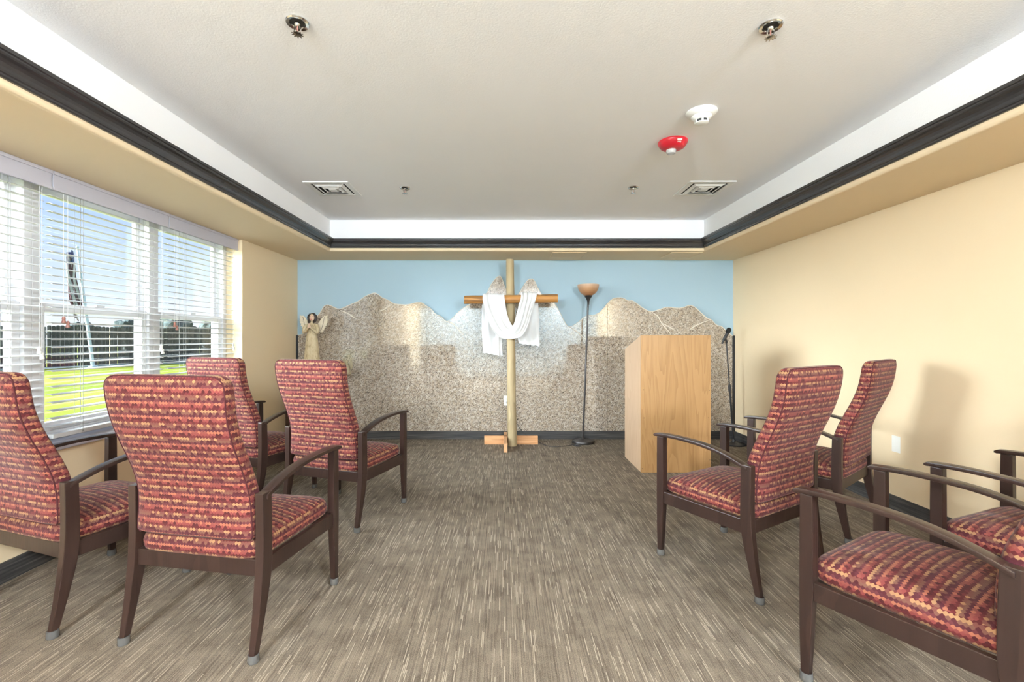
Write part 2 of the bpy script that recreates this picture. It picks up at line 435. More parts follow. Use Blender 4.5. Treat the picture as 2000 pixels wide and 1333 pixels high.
# crown moulding (four mitred runs)
CP = [(0.0, 0.0), (0.010, 0.0), (0.014, 0.006), (0.014, 0.013), (0.019, 0.017), (0.022, 0.024), (0.024, 0.034), (0.030, 0.046), (0.040, 0.056),
      (0.052, 0.062), (0.056, 0.068), (0.056, 0.074), (0.062, 0.077), (0.062, 0.092), (0.0, 0.092)]
CZ = 2.160
def crown(ax, name, label):
    rings = []
    for end in (0, 1):
        ring = []
        for d, z in CP:
            if ax == 'L': p = (TX0+d, (TY0+d) if end == 0 else (TY1-d), CZ+z)
            if ax == 'R': p = (TX1-d, (TY0+d) if end == 0 else (TY1-d), CZ+z)
            if ax == 'B': p = ((TX0+d) if end == 0 else (TX1-d), TY1-d, CZ+z)
            if ax == 'F': p = ((TX0+d) if end == 0 else (TX1-d), TY0+d, CZ+z)
            ring.append(p)
        rings.append(ring)
    tag(MB().loft(rings).build(name, 'crown', None, smooth=False), label, None, None, 'structure')
crown('L', 'trim_1', 'black crown moulding along the window side of the tray')
crown('B', 'trim_2', 'black crown moulding along the back of the tray')
crown('R', 'trim_3', 'black crown moulding along the right side of the tray')
crown('F', 'trim_4', 'black crown moulding behind the viewer')

BH = 0.100
tag(MB().box((XL, YF, 0), (XL+.012, YB, BH)).build('baseboard_left', 'base'), 'charcoal streaked baseboard under the window', None, None, 'structure')
tag(MB().box((XR-.012, YF, 0), (XR, YB, BH)).build('baseboard_right', 'base'), 'charcoal streaked baseboard on the right wall', None, None, 'structure')
tag(MB().box((XL+.012, YB-.028, 0), (XR-.012, YB, BH)).build('baseboard_back', 'base'), 'charcoal streaked baseboard under the granite', None, None, 'structure')
tag(MB().box((XL+.012, YF, 0), (XR-.012, YF+.012, BH)).build('baseboard_front', 'base'), 'charcoal baseboard behind the viewer', None, None, 'structure')

# ------------------------------------------------------------------ windows in the left wall
UY = [(1.66, 2.545), (2.545, 3.43), (3.43, 4.325)]
ZM = 1.375
def rectframe(mb, x0, x1, y0, y1, z0, z1, wy, wz):
    mb.box((x0, y0, z0), (x1, y0+wy, z1)); mb.box((x0, y1-wy, z0), (x1, y1, z1))
    mb.box((x0, y0+wy, z0), (x1, y1-wy, z0+wz)); mb.box((x0, y0+wy, z1-wz), (x1, y1-wy, z1))
for i, (a, b) in enumerate(UY):
    w = tag(empty('window_%d' % (i+1), (-2.66, (a+b)/2, WZ0)), ['white vinyl sash window at the left edge', 'white vinyl sash window in the middle looking onto the flagpole', 'white vinyl sash window nearest the back wall'][i], None, None, 'structure')
    def part(mb, name, mat, par, bev=0.004):
        o = mb.build(name, mat, None, bevel=bev); o.parent = par; o.matrix_parent_inverse = Matrix.Translation(w.location).inverted(); return o
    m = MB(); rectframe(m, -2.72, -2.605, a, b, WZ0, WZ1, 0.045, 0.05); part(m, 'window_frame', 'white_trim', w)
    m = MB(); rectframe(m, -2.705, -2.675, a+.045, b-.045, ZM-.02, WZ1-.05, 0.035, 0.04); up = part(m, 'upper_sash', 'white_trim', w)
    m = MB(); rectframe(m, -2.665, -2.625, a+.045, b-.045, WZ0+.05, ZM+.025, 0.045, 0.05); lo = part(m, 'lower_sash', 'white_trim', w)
    def sub(mb, name, mat, par):
        o = mb.build(name, mat); o.parent = par; o.matrix_parent_inverse = Matrix.Translation(w.location).inverted(); o.matrix_parent_inverse = Matrix.Identity(4); return o
    sub(MB().box((-2.692, a+.08, ZM+.02), (-2.688, b-.08, WZ1-.09)), 'pane', 'glass', up)
    sub(MB().box((-2.647, a+.09, WZ0+.10), (-2.643, b-.09, ZM-.025)), 'pane', 'glass', lo)
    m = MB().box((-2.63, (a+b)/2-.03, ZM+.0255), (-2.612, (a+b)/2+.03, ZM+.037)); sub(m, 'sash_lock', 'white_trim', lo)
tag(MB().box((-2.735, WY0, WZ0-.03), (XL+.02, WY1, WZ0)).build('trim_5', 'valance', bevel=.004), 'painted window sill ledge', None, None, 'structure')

# blinds: one over each window unit
slat_mb = MB(); SD = 0.0195
for sgn in (0,):
    rr = []
    L = 0.42
    prof = [(-SD, 0.0), (-SD*.5, 0.0035), (0, 0.0048), (SD*.5, 0.0035), (SD, 0.0), (SD, -0.0028), (SD*.5, 0.0007), (0, 0.002), (-SD*.5, 0.0007), (-SD, -0.0028)]
    slat_mb.loft([[(x, y, z) for x, z in prof] for y in (-L, L)])
XBL = -2.535
slat0 = None
BL = ['white slat blind over the leftmost window, cut by the photo edge', 'white slat blind over the middle window beside the flag view', 'white slat blind over the window nearest the back wall']
for i, (a, b) in enumerate(UY):
    cy = (a+b)/2 if i else (a+b)/2
    root = tag(empty('window_blind', (XBL, cy, WZ0+.03)), BL[i], 'window blind', 'slat blinds at the window')
    def bp(mb, name, mat, par=root, bev=0.0, lbl=None, smooth=False):
        o = mb.build(name, mat, None, bevel=bev, smooth=smooth); o.parent = par; o.matrix_parent_inverse = Matrix.Translation(root.location).inverted()
        if lbl: o['label'] = lbl
        return o
    hw = (b-a)/2-.004
    m = MB(); m.box((XBL+.030, cy-hw, ZS-.105), (XBL+.043, cy+hw, ZS-.0006)); m.box((XBL+.043, cy-hw, ZS-.020), (XBL+.050, cy+hw, ZS-.0006)); m.box((XBL+.043, cy-hw, ZS-.105), (XBL+.047, cy+hw, ZS-.092))
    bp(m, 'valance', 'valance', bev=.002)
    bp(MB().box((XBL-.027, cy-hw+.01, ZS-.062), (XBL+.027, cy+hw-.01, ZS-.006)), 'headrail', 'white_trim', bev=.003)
    zb = WZ0+.045; n = 31; dz = (ZS-.085-zb)/n
    for k in range(1, n+1):
        if slat0 is None:
            slat0 = slat_mb.build('slat', 'blind', None, smooth=True); s_ = slat0
        else:
            s_ = slat0.copy(); col.objects.link(s_)
        s_.parent = root; s_.location = (0, 0, zb+k*dz-root.location.z); s_.rotation_euler = (0, R(6.5+random.uniform(-1.0, 1.0)), R(random.uniform(-.12, .12)))
    m = MB().box((XBL-.025, cy-L, zb-.022), (XBL+.025, cy+L, zb+.002)); br = bp(m, 'bottom_rail', 'blind', bev=.003)
    for yy in (-.24, .24):
        for dx, r_ in ((-.026, .0011), (.026, .0011), (0, .0013)):
            bp(MB().tube([(XBL+dx, cy+yy+(0.012 if dx == 0 else 0), zb), (XBL+dx, cy+yy+(0.012 if dx == 0 else 0), ZS-.06)], r_, 6), 'ladder_cord', 'cord_dark')
        bp(MB().lathe([(.008, -.0035), (.008, .0)], (0, 0, 0), 10).loft([[(XBL+.0255, cy+yy+.006*math.cos(q), zb-.010+.006*math.sin(q)) for q in [2*PI*t/8 for t in range(8)]], [(XBL+.0285, cy+yy+.005*math.cos(q), zb-.010+.005*math.sin(q)) for q in [2*PI*t/8 for t in range(8)]]]) if False else
           MB().loft([[(XBL+.0255, cy+yy+.007*math.cos(q), zb-.010+.007*math.sin(q)) for q in [2*PI*t/8 for t in range(8)]], [(XBL+.0285, cy+yy+.005*math.cos(q), zb-.010+.005*math.sin(q)) for q in [2*PI*t/8 for t in range(8)]]]), 'rail_plug', 'cord_dark')
    # lift cords (right end) and tilt cords (left end) with tassels
    for yy, zz, mm in ((hw-.055, 1.15, 'white_plastic'), (hw-.040, 1.12, 'white_plastic'), (-hw+.075, 1.32, 'tassel_brown'), (-hw+.10, 1.295, 'tassel_brown')):
        xx = XBL+.029
        bp(MB().tube([(xx, cy+yy, ZS-.06), (xx, cy+yy, zz)], .0010, 6), 'pull_cord', 'cord_white')
        bp(MB().lathe([(.003, .022), (.0075, .018), (.009, .006), (.007, .002), (.0105, -.008), (.010, -.016), (.004, -.018)], (xx, cy+yy, zz-.018), 12), 'tassel', mm, smooth=True)

# ------------------------------------------------------------------ outdoors
GZ = -0.12
tag(MB().box((-75, -40, GZ-.2), (XO-.05, 90, GZ)).build('ground', 'lawn'), 'sunny yellow green lawn outside the window', None, None, 'structure')
F0, FD = Vector((-20.0, 20.0, GZ)), Vector((.564, .826, 0)); FN = Vector((.826, -.564, 0))
fence = tag(empty('garden_fence', F0+FD*3), 'dark weathered board fence across the far side of lawn', 'fence')
def opart(mb, name, mat, par, **kw):
    o = mb.build(name, mat, None, **kw); o.parent = par; o.matrix_parent_inverse = Matrix.Translation(par.location).inverted(); return o
m = MB(); t_ = -9.0
while t_ < 17:
    h = 1.86+random.uniform(-.04, .04); wv = .135; off = random.uniform(0, .01)
    c0 = F0+FD*t_+FN*off
    pr = [(0, 0), (wv, 0), (wv, h-.035), (wv-.03, h), (.03, h), (0, h-.035)]
    m.poly(pr, lambda a, b, d: c0+FD*a+FN*d+Vector((0, 0, b)), 0.0, 0.02)
    t_ += .142 if random.random() > .06 else .155
o = opart(m, 'board', 'fence', fence); o['kind'] = 'stuff'
for z in (.35, 1.45):
    m = MB().poly([(-9, z), (17, z), (17, z+.09), (-9, z+.09)], lambda a, b, d: F0+FD*a+FN*d+Vector((0, 0, b)), -.05, -.003); opart(m, 'fence_rail', 'fence_gap', fence)
for k in range(-4, 8):
    m = MB().poly([(k*2.3, 0), (k*2.3+.09, 0), (k*2.3+.09, 1.75), (k*2.3, 1.75)], lambda a, b, d: F0+FD*a+FN*d+Vector((0, 0, b)), -.15, -.052); opart(m, 'fence_post', 'fence_gap', fence)
tag(MB().poly([(-9, 0), (17, 0), (17, .07), (-9, .07)], lambda a, b, d: F0+FD*a+FN*d+Vector((0, 0, b)), .12, .30).build('lawn_edging', 'edging'), 'pale edging strip at foot of the board fence', 'edging')
# flagpole with limp flag
fb = W(182, 719, 20.3); ft = W(151, 484, 20.3); fb.z = GZ
fp = tag(empty('flagpole', fb), 'slender pale flagpole leaning slightly on the lawn', 'flagpole')
opart(MB().tube([fb, fb.lerp(ft, .5), ft], [.075, .06, .035], 12), 'pole', 'pole_metal', fp, smooth=True)
opart(MB().lathe([(.02, .07), (.05, .04), (.055, 0), (.02, -.04)], ft, 12), 'finial', 'pole_metal', fp, smooth=True)
opart(MB().lathe([(.16, .10), (.18, .0)], (fb.x, fb.y, GZ), 16), 'pole_collar', 'pole_metal', fp)
def flag():
    me = bpy.data.meshes.new('flag'); bm = bmesh.new(); uvl = bm.loops.layers.uv.new(); NU, NV = 26, 22; g = []
    for j in range(NV+1):
        v = j/NV; top = ft.lerp(fb, .03+(1-v)*.50); rowv = []
        wd = (.50 if v > .35 else .50-.18*(0.35-v)/.35)*(0.45+.55*min(1, (1-v)*2.2))
        for i in range(NU+1):
            u = i/NU
            x = -.04-wd*u*.72+.06*math.sin(u*9+v*7); y = .10*math.sin(u*15+v*3)+.06*math.sin(u*7)-.26
            z = -u*u*.45
            rowv.append(bm.verts.new(top+Vector((x*.8, y, z))))
        g.append(rowv)
    for j in range(NV):
        for i in range(NU):
            f = bm.faces.new((g[j][i], g[j][i+1], g[j+1][i+1], g[j+1][i])); f.smooth = True
            for lp, (a, b) in zip(f.loops, ((i, j), (i+1, j), (i+1, j+1), (i, j+1))): lp[uvl].uv = (a/NU, b/NV)
    bm.to_mesh(me); bm.free(); me.materials.append(M['flag'])
    o = bpy.data.objects.new('flag', me); col.objects.link(o)
    md = o.modifiers.new('thick', 'SOLIDIFY'); md.thickness = .006
    return tag(o, 'limp striped flag hanging against the flagpole', 'flag')
flag()
def tree(px, dist, h, r, label):
    c = W(px, 661, dist); c.z = GZ
    root = tag(empty('distant_tree', c), label, 'tree', 'trees beyond the fence')
    opart(MB().tube([c, c+Vector((.1, 0, h*.5)), c+Vector((0, 0, h*.8))], [.22, .16, .06], 8), 'trunk', 'bark', root)
    bm = bmesh.new()
    for k in range(9):
        a = random.uniform(0, 2*PI); q = random.uniform(0, r*.55)
        p = c+Vector((q*math.cos(a), q*math.sin(a), h-r*.9+random.uniform(-r*.5, r*.4)))
        mt = Matrix.Translation(p) @ Matrix.Scale(random.uniform(.4, .62)*r, 4)
        g = bmesh.ops.create_icosphere(bm, subdivisions=3, radius=1.0, matrix=mt)
        for v in g['verts']:
            d = (v.co-p); v.co = p+d*(1+.35*mnoise.noise(v.co*1.9/r*1.6)+.18*mnoise.noise(v.co*6/r))
    me = bpy.data.meshes.new('crown'); bm.to_mesh(me); bm.free(); me.materials.append(M['tree'])
    o = bpy.data.objects.new('crown', me); col.objects.link(o); o.parent = root; o.matrix_parent_inverse = Matrix.Translation(c).inverted()
tree(166, 33, 2.55, 1.1, 'small hazy tree behind the flagpole, just above fence top')
tree(20, 35, 2.1, 1.3, 'low hazy tree above fence seen through leftmost window')
tree(250, 44, 3.6, 1.6, 'hazy tree top level with the middle window sash rail')
tree(345, 46, 3.5, 1.9, 'broad hazy tree top left of the last window mullion')
tree(408, 43, 3.3, 1.5, 'hazy tree top seen through window nearest the back wall')

# ------------------------------------------------------------------ granite mountain mural
YM = 5.458
OUT = [(582.5,655),(594,651),(606,640),(616,622),(625.3,610.8),(632,599.5),(638.8,595.5),(648.9,598.4),(659,602.9),(668,602.2),(681.5,596.1),(699.5,588.3),(713,579.3),
 (726.5,573.2),(735.5,573.2),(746.8,581.5),(758,586),(769.3,592.8),(785,595),(798.5,594.6),(812,591),(823.3,591),(832.5,597.3),(841.3,602.9),(850.3,613),(861.5,618.6),(871.7,627.6),
 (881.8,623.1),(893,612),(905.8,601.3),(928,588),(949.4,573.9),(959,556.1),(968.7,543.2),(975.2,539.4),(980,543.2),(988,565.8),(997.7,586.8),(1012.3,574.5),(1021.9,559.4),
 (1030,548),(1038,544.8),(1044.5,549.7),(1057.4,573.9),(1080,590),(1089.7,602.9),(1102.6,628.7),(1112.3,638.4),(1128.4,630.3),(1144.5,617.4),(1163.9,614.2),(1176.8,604.5),(1186.5,592.5),
 (1198,583),(1214.7,581.6),(1227.3,587.3),(1236.7,587.9),(1255.6,601.5),(1271.4,608.7),(1287.2,604.6),(1302.9,599.9),(1321.8,601.5),(1334.4,600.5),(1345.5,596.7),(1356.5,599.2),
 (1369.1,610.9),(1381.7,621.9),(1389.6,624.5),(1399,634.5),(1410,638.3),(1419.5,647.2),(1430.5,656)]
S = YM/FPX
def mx(x): return (x-CX)*S
def mz(y): return CAMZ-(y-CY)*S
mural = tag(empty('granite_mural', (0, YB-.015, BH)), 'polished speckled granite wall panel cut to a mountain skyline', 'mural')
ZBm = BH+.001
def fine(seg):
    pts = smoothpath([(mx(x), mz(y), 0) for x, y in seg], 4)
    return [(p.x, p.y) for p in pts]
cuts = [582.5, 832.5, 1186.5, 1430.5]
for k in range(3):
    seg = [p for p in OUT if cuts[k]-.01 <= p[0] <= cuts[k+1]+.01]
    top = fine(seg); g = .0015
    top[0] = (top[0][0]+(g if k else 0), top[0][1]); top[-1] = (top[-1][0]-(g if k < 2 else 0), top[-1][1])
    pts = [(top[0][0], ZBm)]+top+[(top[-1][0], ZBm)]
    m = MB(); n = len(pts)
    # front face slightly inset for a ground edge
    fr = [(a, YM, b) for a, b in pts]; bk = [(a, YB-.001, b) for a, b in pts]
    m.add(fr+bk, [tuple(range(n)), tuple(reversed(range(n, 2*n)))]+[(i, n+i, n+(i+1) % n, (i+1) % n) for i in range(n)])
    opart(m, 'granite_slab', 'granite', mural)
    rim = [Vector((a, YM-.0005, b-.003)) for a, b in top]
    opart(MB().tube(rim, .0045, 6), 'ground_edge', 'granite_edge', mural, smooth=True)
RIDGE = [[(664,606),(680,613),(695,623)], [(767,593),(752,604),(740,608)], [(872,628),(886,634),(897,646),(909,657)], [(1112,638.5),(1126,648),(1148,667)],
         [(1271.5,609),(1284,618),(1294,634),(1310,652)], [(1294,632),(1305,638),(1317,645)], [(1344,646),(1362,635),(1388,624.5)]]
for rdg in RIDGE:
    pts = smoothpath([(mx(x), YM-.0008, mz(y)) for x, y in rdg], 6)
    n = len(pts); opart(MB().tube(pts, [.0060*min(1, .3+1.6*min(i, n-1-i)/n*2) for i in range(n)], 6), 'ridge_line', 'granite_edge', mural, smooth=True)
for x0, x1, y in ((XL+.0005, mx(582.5)-.0005, 655), (mx(1430.5)+.0005, XR-.0005, 656)):
    opart(MB().box((x0, YM-.012, ZBm), (x1, YB-.0005, mz(y))), 'end_strip', 'black_plastic', mural)

# ------------------------------------------------------------------ arm chairs
def cushion_uv(me):
    uvl = me.uv_layers.new(name='UVMap')
    for p in me.polygons:
        n = p.normal; ax = max(range(3), key=lambda k: abs(n[k])*(1.0 if k != 1 else 1.0))
        for li in p.loop_indices:
            c = me.vertices[me.loops[li].vertex_index].co
            uvl.data[li].uv = (c.y+1.3, c.z) if ax == 0 else ((c.x, c.z) if ax == 1 else (c.x, c.y))
BK = [(0.445,-.222),(.50,-.222),(.56,-.224),(.62,-.233),(.68,-.252),(.74,-.277),(.80,-.304),(.86,-.328),(.92,-.346),(.98,-.357),(1.02,-.362)]
def back_mesh():
    rings = []; N = 40
    def ring(z, yc, hw, ht): rings.append([(x, y, z) for x, y in rrect(hw, ht, 5.0, N, 0, yc)])
    def hwz(z): 
        t = (z-.40)/.67
        return .260-.022*math.sin(PI*min(1, max(0, (t-.12)/.75)))*0.5-.004*t
    def htz(z): return .050-.012*(z-.40)/.67
    for a in (0, 30, 60): ring(.428+.015*math.sin(R(a)), -.222, hwz(.4)-.02*(1-math.sin(R(a))), .050*(.62+.38*math.sin(R(a))))
    P = smoothpath([(y, z, 0) for z, y in BK], 3)
    for p in P: ring(p.y, p.x, hwz(p.y), htz(p.y))
    rc = .048; w1 = hwz(1.02); t1 = htz(1.02)
    for a in (15, 30, 45, 60, 72, 82, 88):
        s_, c_ = math.sin(R(a)), math.cos(R(a))
        ring(1.02+rc*s_, -.362-.006*s_, w1-rc*(1-c_)*.9, max(.006, t1*(c_**.55)))
    return rings, hwz, htz, P
def make_chair():
    root = empty('arm_chair'); 
    rings, hwz, htz, P = back_mesh()
    bo = MB().loft(rings).build('backrest', 'fabric', root, smooth=True); cushion_uv(bo.data)
    # piping seam round the rear panel
    path = []
    left = [(-hwz(p.y)*.985, p.x-.62*htz(p.y), p.y) for p in P]
    path = [(-.245, -.250, .432)]+left
    rc = .045
    for a in (25, 50, 75, 90): path.append((-(hwz(1.02)*.985-rc*(1-math.cos(R(a)))), -.362-.62*htz(1.02)-.004*math.sin(R(a)), 1.02+rc*math.sin(R(a))*.96))
    path = path+[(-x, y, z) for x, y, z in reversed(path)]
    MB().tube(path, .0028, 6).build('piping', 'fabric_seam', bo, smooth=True)
    # seat
    srings = []; N = 48; cy = .012
    for z, sc in ((.352, .955), (.358, .985), (.372, 1.0), (.392, 1.003), (.408, .99), (.420, .965)):
        srings.append([(x, y, z) for x, y in rrect(.274*sc, .262*sc, 9.0, N, 0, cy)])
    for s_ in (.92, .85, .75, .62, .48, .34, .2, .08):
        z = .420+.038*(1-(s_/.965)**2.4)
        srings.append([(x, y, z+.006*math.cos((y-cy)/.262*1.2)) for x, y in rrect(.274*s_, .262*s_, 2+7*s_**2, N, 0, cy)])
    so = MB().loft(srings).build('seat', 'fabric', root, smooth=True); cushion_uv(so.data)
    # legs
    def rl(rows):
        return MB().loft([[(x-hx, y-hy, z), (x+hx, y-hy, z), (x+hx, y+hy, z), (x-hx, y+hy, z)] for x, y, z, hx, hy in rows])
    for s_ in (-1, 1):
        fl = rl([(s_*.287, .270, .022, .0125, .0135), (s_*.286, .268, .16, .0150, .0185), (s_*.285, .264, .33, .0175, .0225), (s_*.285, .264, .50, .0175, .0220), (s_*.285, .264, .655, .0175, .0205)]).build('leg', 'chair_wood', root, bevel=.003)
        pts = smoothpath([(-.283, .022, .0135), (-.262, .12, .0175), (-.240, .24, .024), (-.228, .34, .0265), (-.226, .46, .0255), (-.229, .612, .0245)], 4)
        bl = rl([(s_*.286, p.x, p.y, .0125+.005*min(1, p.y/.3), p.z) for p in pts]).build('leg', 'chair_wood', root, bevel=.003)
        for lg, yy in ((fl, .270), (bl, -.284)):
            g = MB().lathe([(.0185, 0.0), (.021, .004), (.0205, .012), (.0195, .030), (.0165, .031), (.0165, .024)], (s_*.287, yy, 0.0), 16, sy=1.05); g.build('glide', 'clear', lg, smooth=True)
        ap = smoothpath([(-.235, .594), (-.18, .616), (-.10, .641), (-.01, .658), (.09, .666), (.18, .668), (.25, .666), (.292, .663), (.305, .660)][:0] or [(-.235, .594, 0), (-.18, .616, 0), (-.10, .641, 0), (-.01, .658, 0), (.09, .666, 0), (.18, .668, 0), (.25, .666, 0), (.290, .663, 0), (.306, .660, 0)], 3)
        rr = []
        for k, p in enumerate(ap):
            tk = .0085; hx = .0225
            if k >= len(ap)-2: tk = .0055
            rr.append([(s_*.285-hx, p.x, p.y-tk), (s_*.285+hx, p.x, p.y-tk), (s_*.285+hx, p.x, p.y+tk), (s_*.285-hx, p.x, p.y+tk)])
        MB().loft(rr).build('armrest', 'chair_wood', root, smooth=True, bevel=.003)
        MB().box((s_*.285-.012, -.205, .292), (s_*.285+.012, .243, .356)).build('seat_rail', 'chair_wood', root, bevel=.003)
    MB().box((-.268, .250, .292), (.268, .274, .356)).build('seat_rail', 'chair_wood', root, bevel=.003)
    MB().box((-.269, -.242, .292), (.269, -.218, .356)).build('seat_rail', 'chair_wood', root, bevel=.003)
    return root
CH = [((-1.988, 2.207), -18.7, 'red patterned arm chair at the left edge, cut by the photo'),
      ((-1.159, 2.037), -10.2, 'red patterned high-back arm chair nearest the viewer on the window side'),
      ((-1.089, 3.210), -18.5, 'pink-lit patterned arm chair standing in front of the angel statue'),
      ((-1.880, 3.540), -20.0, 'patterned arm chair between the window and the chair before the angel'),
      ((1.2575, 2.4765), 31.0, 'orange-red patterned arm chair in front of the wooden lectern'),
      ((2.065, 3.090), 38.0, 'patterned arm chair beside the wall outlet, nearest the microphone stand'),
      ((1.446, 1.530), 30.5, 'nearest arm chair on the right with seat in full view, back cut off'),
      ((2.200, 1.810), 22.0, 'arm chair at the right edge against the cream wall, mostly hidden')]
proto = make_chair()
for i, ((x, y), a, lab) in enumerate(CH):
    c = proto if i == 0 else copy_tree(proto)
    c.location = (x, y, 0); c.rotation_euler = (0, 0, R(a))
    tag(c, lab, 'chair', 'patterned arm chairs')

# ------------------------------------------------------------------ lectern
LX0, LX1, LY0, LY1, LZ0, LZ1 = 1.224, 1.848, 4.11, 4.66, 1.227, 1.09
lect = tag(empty('lectern', ((LX0+LX1)/2, (LY0+LY1)/2, 0)), 'tall plain plywood lectern with sloping top', 'lectern')
tk = .019
opart(MB().box((LX0, LY0, 0), (LX1, LY0+tk, LZ0)), 'front_panel', 'plywood', lect, bevel=.0015)
for xa in (LX0, LX1-tk):
    m = MB().poly([(LY0+tk+.0005, 0), (LY1, 0), (LY1, LZ1), (LY0+tk+.0005, LZ0-tk*.25)], lambda a, b, d: (xa+d, a, b), 0, tk)
    opart(m, 'side_panel', 'plywood_lit', lect, bevel=.0012)
sl = (LZ1-LZ0)/(LY1-LY0)
m = MB().poly([(LY0+tk+.001, LZ0-.06), (LY1-.02, LZ1-.055), (LY1-.02, LZ1-.037), (LY0+tk+.001, LZ0-.042)], lambda a, b, d: (d, a, b), LX0+tk+.001, LX1-tk-.001); opart(m, 'reading_top', 'plywood_lit', lect)
opart(MB().box((LX0+tk+.001, LY0+tk+.001, .60), (LX1-tk-.001, LY1-.03, .618)), 'shelf', 'plywood_lit', lect)
for px, py in ((1257,762),(1258,817),(1254.5,916),(1385,763),(1384,816.5),(1386.5,899)):
    p = W(px, py, LY0)
    opart(MB().loft([[(p.x+.0035*math.cos(2*PI*k/8), yy, p.z+.0035*math.sin(2*PI*k/8)) for k in range(8)] for yy in (LY0+.002, LY0-.0006)]), 'screw', 'dark_metal', lect)

# ------------------------------------------------------------------ wooden cross with white cloth
cr = tag(empty('wooden_cross', (0.09, 5.145, 0)), 'tall log cross standing on a crossed lumber base', 'cross')
PY = 5.145
p0 = W(1000.5, 871, PY); p0.z = .0; p1 = W(996.0, 507, PY)
m = MB(); rings = []
for k in range(15):
    t = k/14; c = p0.lerp(p1, t); r = .050-.006*t
    rings.append([c+Vector((math.cos(2*PI*i/20)*r*(1+.02*math.sin(i*3+k*1.3)), math.sin(2*PI*i/20)*r, 0)) for i in range(20)])
opart(m.loft(rings), 'upright_log', 'pole_wood', cr, smooth=True)
BY = 5.050
a0 = W(907, 586, BY); a1 = W(1089, 583, BY)
rings = []
for k in range(13):
    t = k/12; c = a0.lerp(a1, t)
    rings.append([c+Vector((0, math.cos(2*PI*i/18)*.045*(1+.05*mnoise.noise(Vector((t*6, i*.7, 0)))), math.sin(2*PI*i/18)*.045*(1+.06*mnoise.noise(Vector((t*7, i*.9, 4)))))) for i in range(18)])
opart(MB().loft(rings), 'crossbar_log', 'bar_wood', cr, smooth=True)
b0 = W(945, 873, 5.09).x; b1 = W(1052, 873, 5.09).x
opart(MB().box((b0, PY-.045-.04, 0), (b1, PY-.047, .098)), 'base_board', 'lumber', cr, bevel=.002) if False else None
opart(MB().box((b0, 5.198, 0), (b1, 5.236, .095)), 'base_board', 'lumber', cr, bevel=.002)
opart(MB().box((.000, 4.83, 0), (.038, 5.46-.035, .095)).box((.0, 5.1, .095), (.038, 5.19, .096)), 'base_board', 'lumber_y', cr, bevel=.0)

def drape():
    f, t_, b = BY-.052, BY, BY+.058
    ST = [((944,690),(982,697),b+.004), ((941,650),(980,660),b+.004), ((941,610),(983,612),b+.002), ((942,588),(985,588),b), ((943,576.5),(985,576),BY+.035), ((943,574),(985,574),t_),
          ((943,577),(985,577),BY-.036), ((943,588),(986,588),f), ((950,617),(989,606),f-.008), ((961,643),(993,622),f-.016), ((975,660),(998,633),f-.022), ((996,663),(1001,637),f-.026),
          ((1016,660),(1004,633),f-.024), ((1029,643),(1009,614),f-.016), ((1038,612),(1014,594),f-.008), ((1046,586),(1017,584),f), ((1049,574.5),(1018,574.5),BY-.036), ((1050,571),(1018,571),t_), ((1050,574),(1017,574),BY+.035),
          ((1051,588),(1014,588),b), ((1053,620),(1010,624),b+.002), ((1053.5,650),(1009,652),b+.004), ((1054,677),(1014,672),b+.004)]
    A = smoothpath([W(p[0], p[1], Y) for p, q, Y in ST], 5); B = smoothpath([W(q[0], q[1], Y) for p, q, Y in ST], 5)
    NT_ = 36; n = len(A); me = bpy.data.meshes.new('draped_cloth'); bm = bmesh.new(); g = []
    for k in range(n):
        s_ = k/(n-1); row = []
        d = A[k]-B[k]; tan = A[min(k+1, n-1)]-A[max(k-1, 0)]
        nrm = d.cross(tan); nrm = nrm.normalized() if nrm.length > 1e-8 else Vector((0, -1, 0))
        ends = min(1, abs(s_-.5)*2)
        for i in range(NT_+1):
            u = i/NT_
            p = B[k].lerp(A[k], u)
            near_bar = 1.0 if 18 <= k <= 36 or 74 <= k <= 94 else 1.0
            amp = .006 if (18 <= k <= 36 or 74 <= k <= 94) else .011
            uu = u+.10*math.sin(u*5+s_*6)+.05*math.sin(s_*17); w_ = math.sin(uu*2*PI*2.6+s_*4.0)*(.55+.45*math.sin(s_*11+u*4))+.30*math.sin(uu*2*PI*5.3+1.3-s_*7)*(.4+.6*math.sin(s_*9+2))+.5*mnoise.noise(Vector((u*5, s_*14, 2.0)))
            off = nrm*amp*w_
            if 40 <= k <= 72: off += Vector((0, -.012*math.sin(PI*u), -.008*math.sin(u*2*PI*3+s_*8)))
            if k < 4 or k > n-5: off += Vector((0, 0, .004*math.sin(u*25)))
            row.append(bm.verts.new(p+off))
        g.append(row)
    for k in range(n-1):
        for i in range(NT_):
            fc = bm.faces.new((g[k][i], g[k][i+1], g[k+1][i+1], g[k+1][i])); fc.smooth = True
    bm.to_mesh(me); bm.free(); me.materials.append(M['cloth'])
    o = bpy.data.objects.new('draped_cloth', me); col.objects.link(o)
    md = o.modifiers.new('thick', 'SOLIDIFY'); md.thickness = .0025; md.offset = 0
    md = o.modifiers.new('soft', 'SUBSURF'); md.levels = 1; md.render_levels = 1
    return tag(o, 'white cloth swagged over the arms of the wooden cross', 'cloth')
drape()

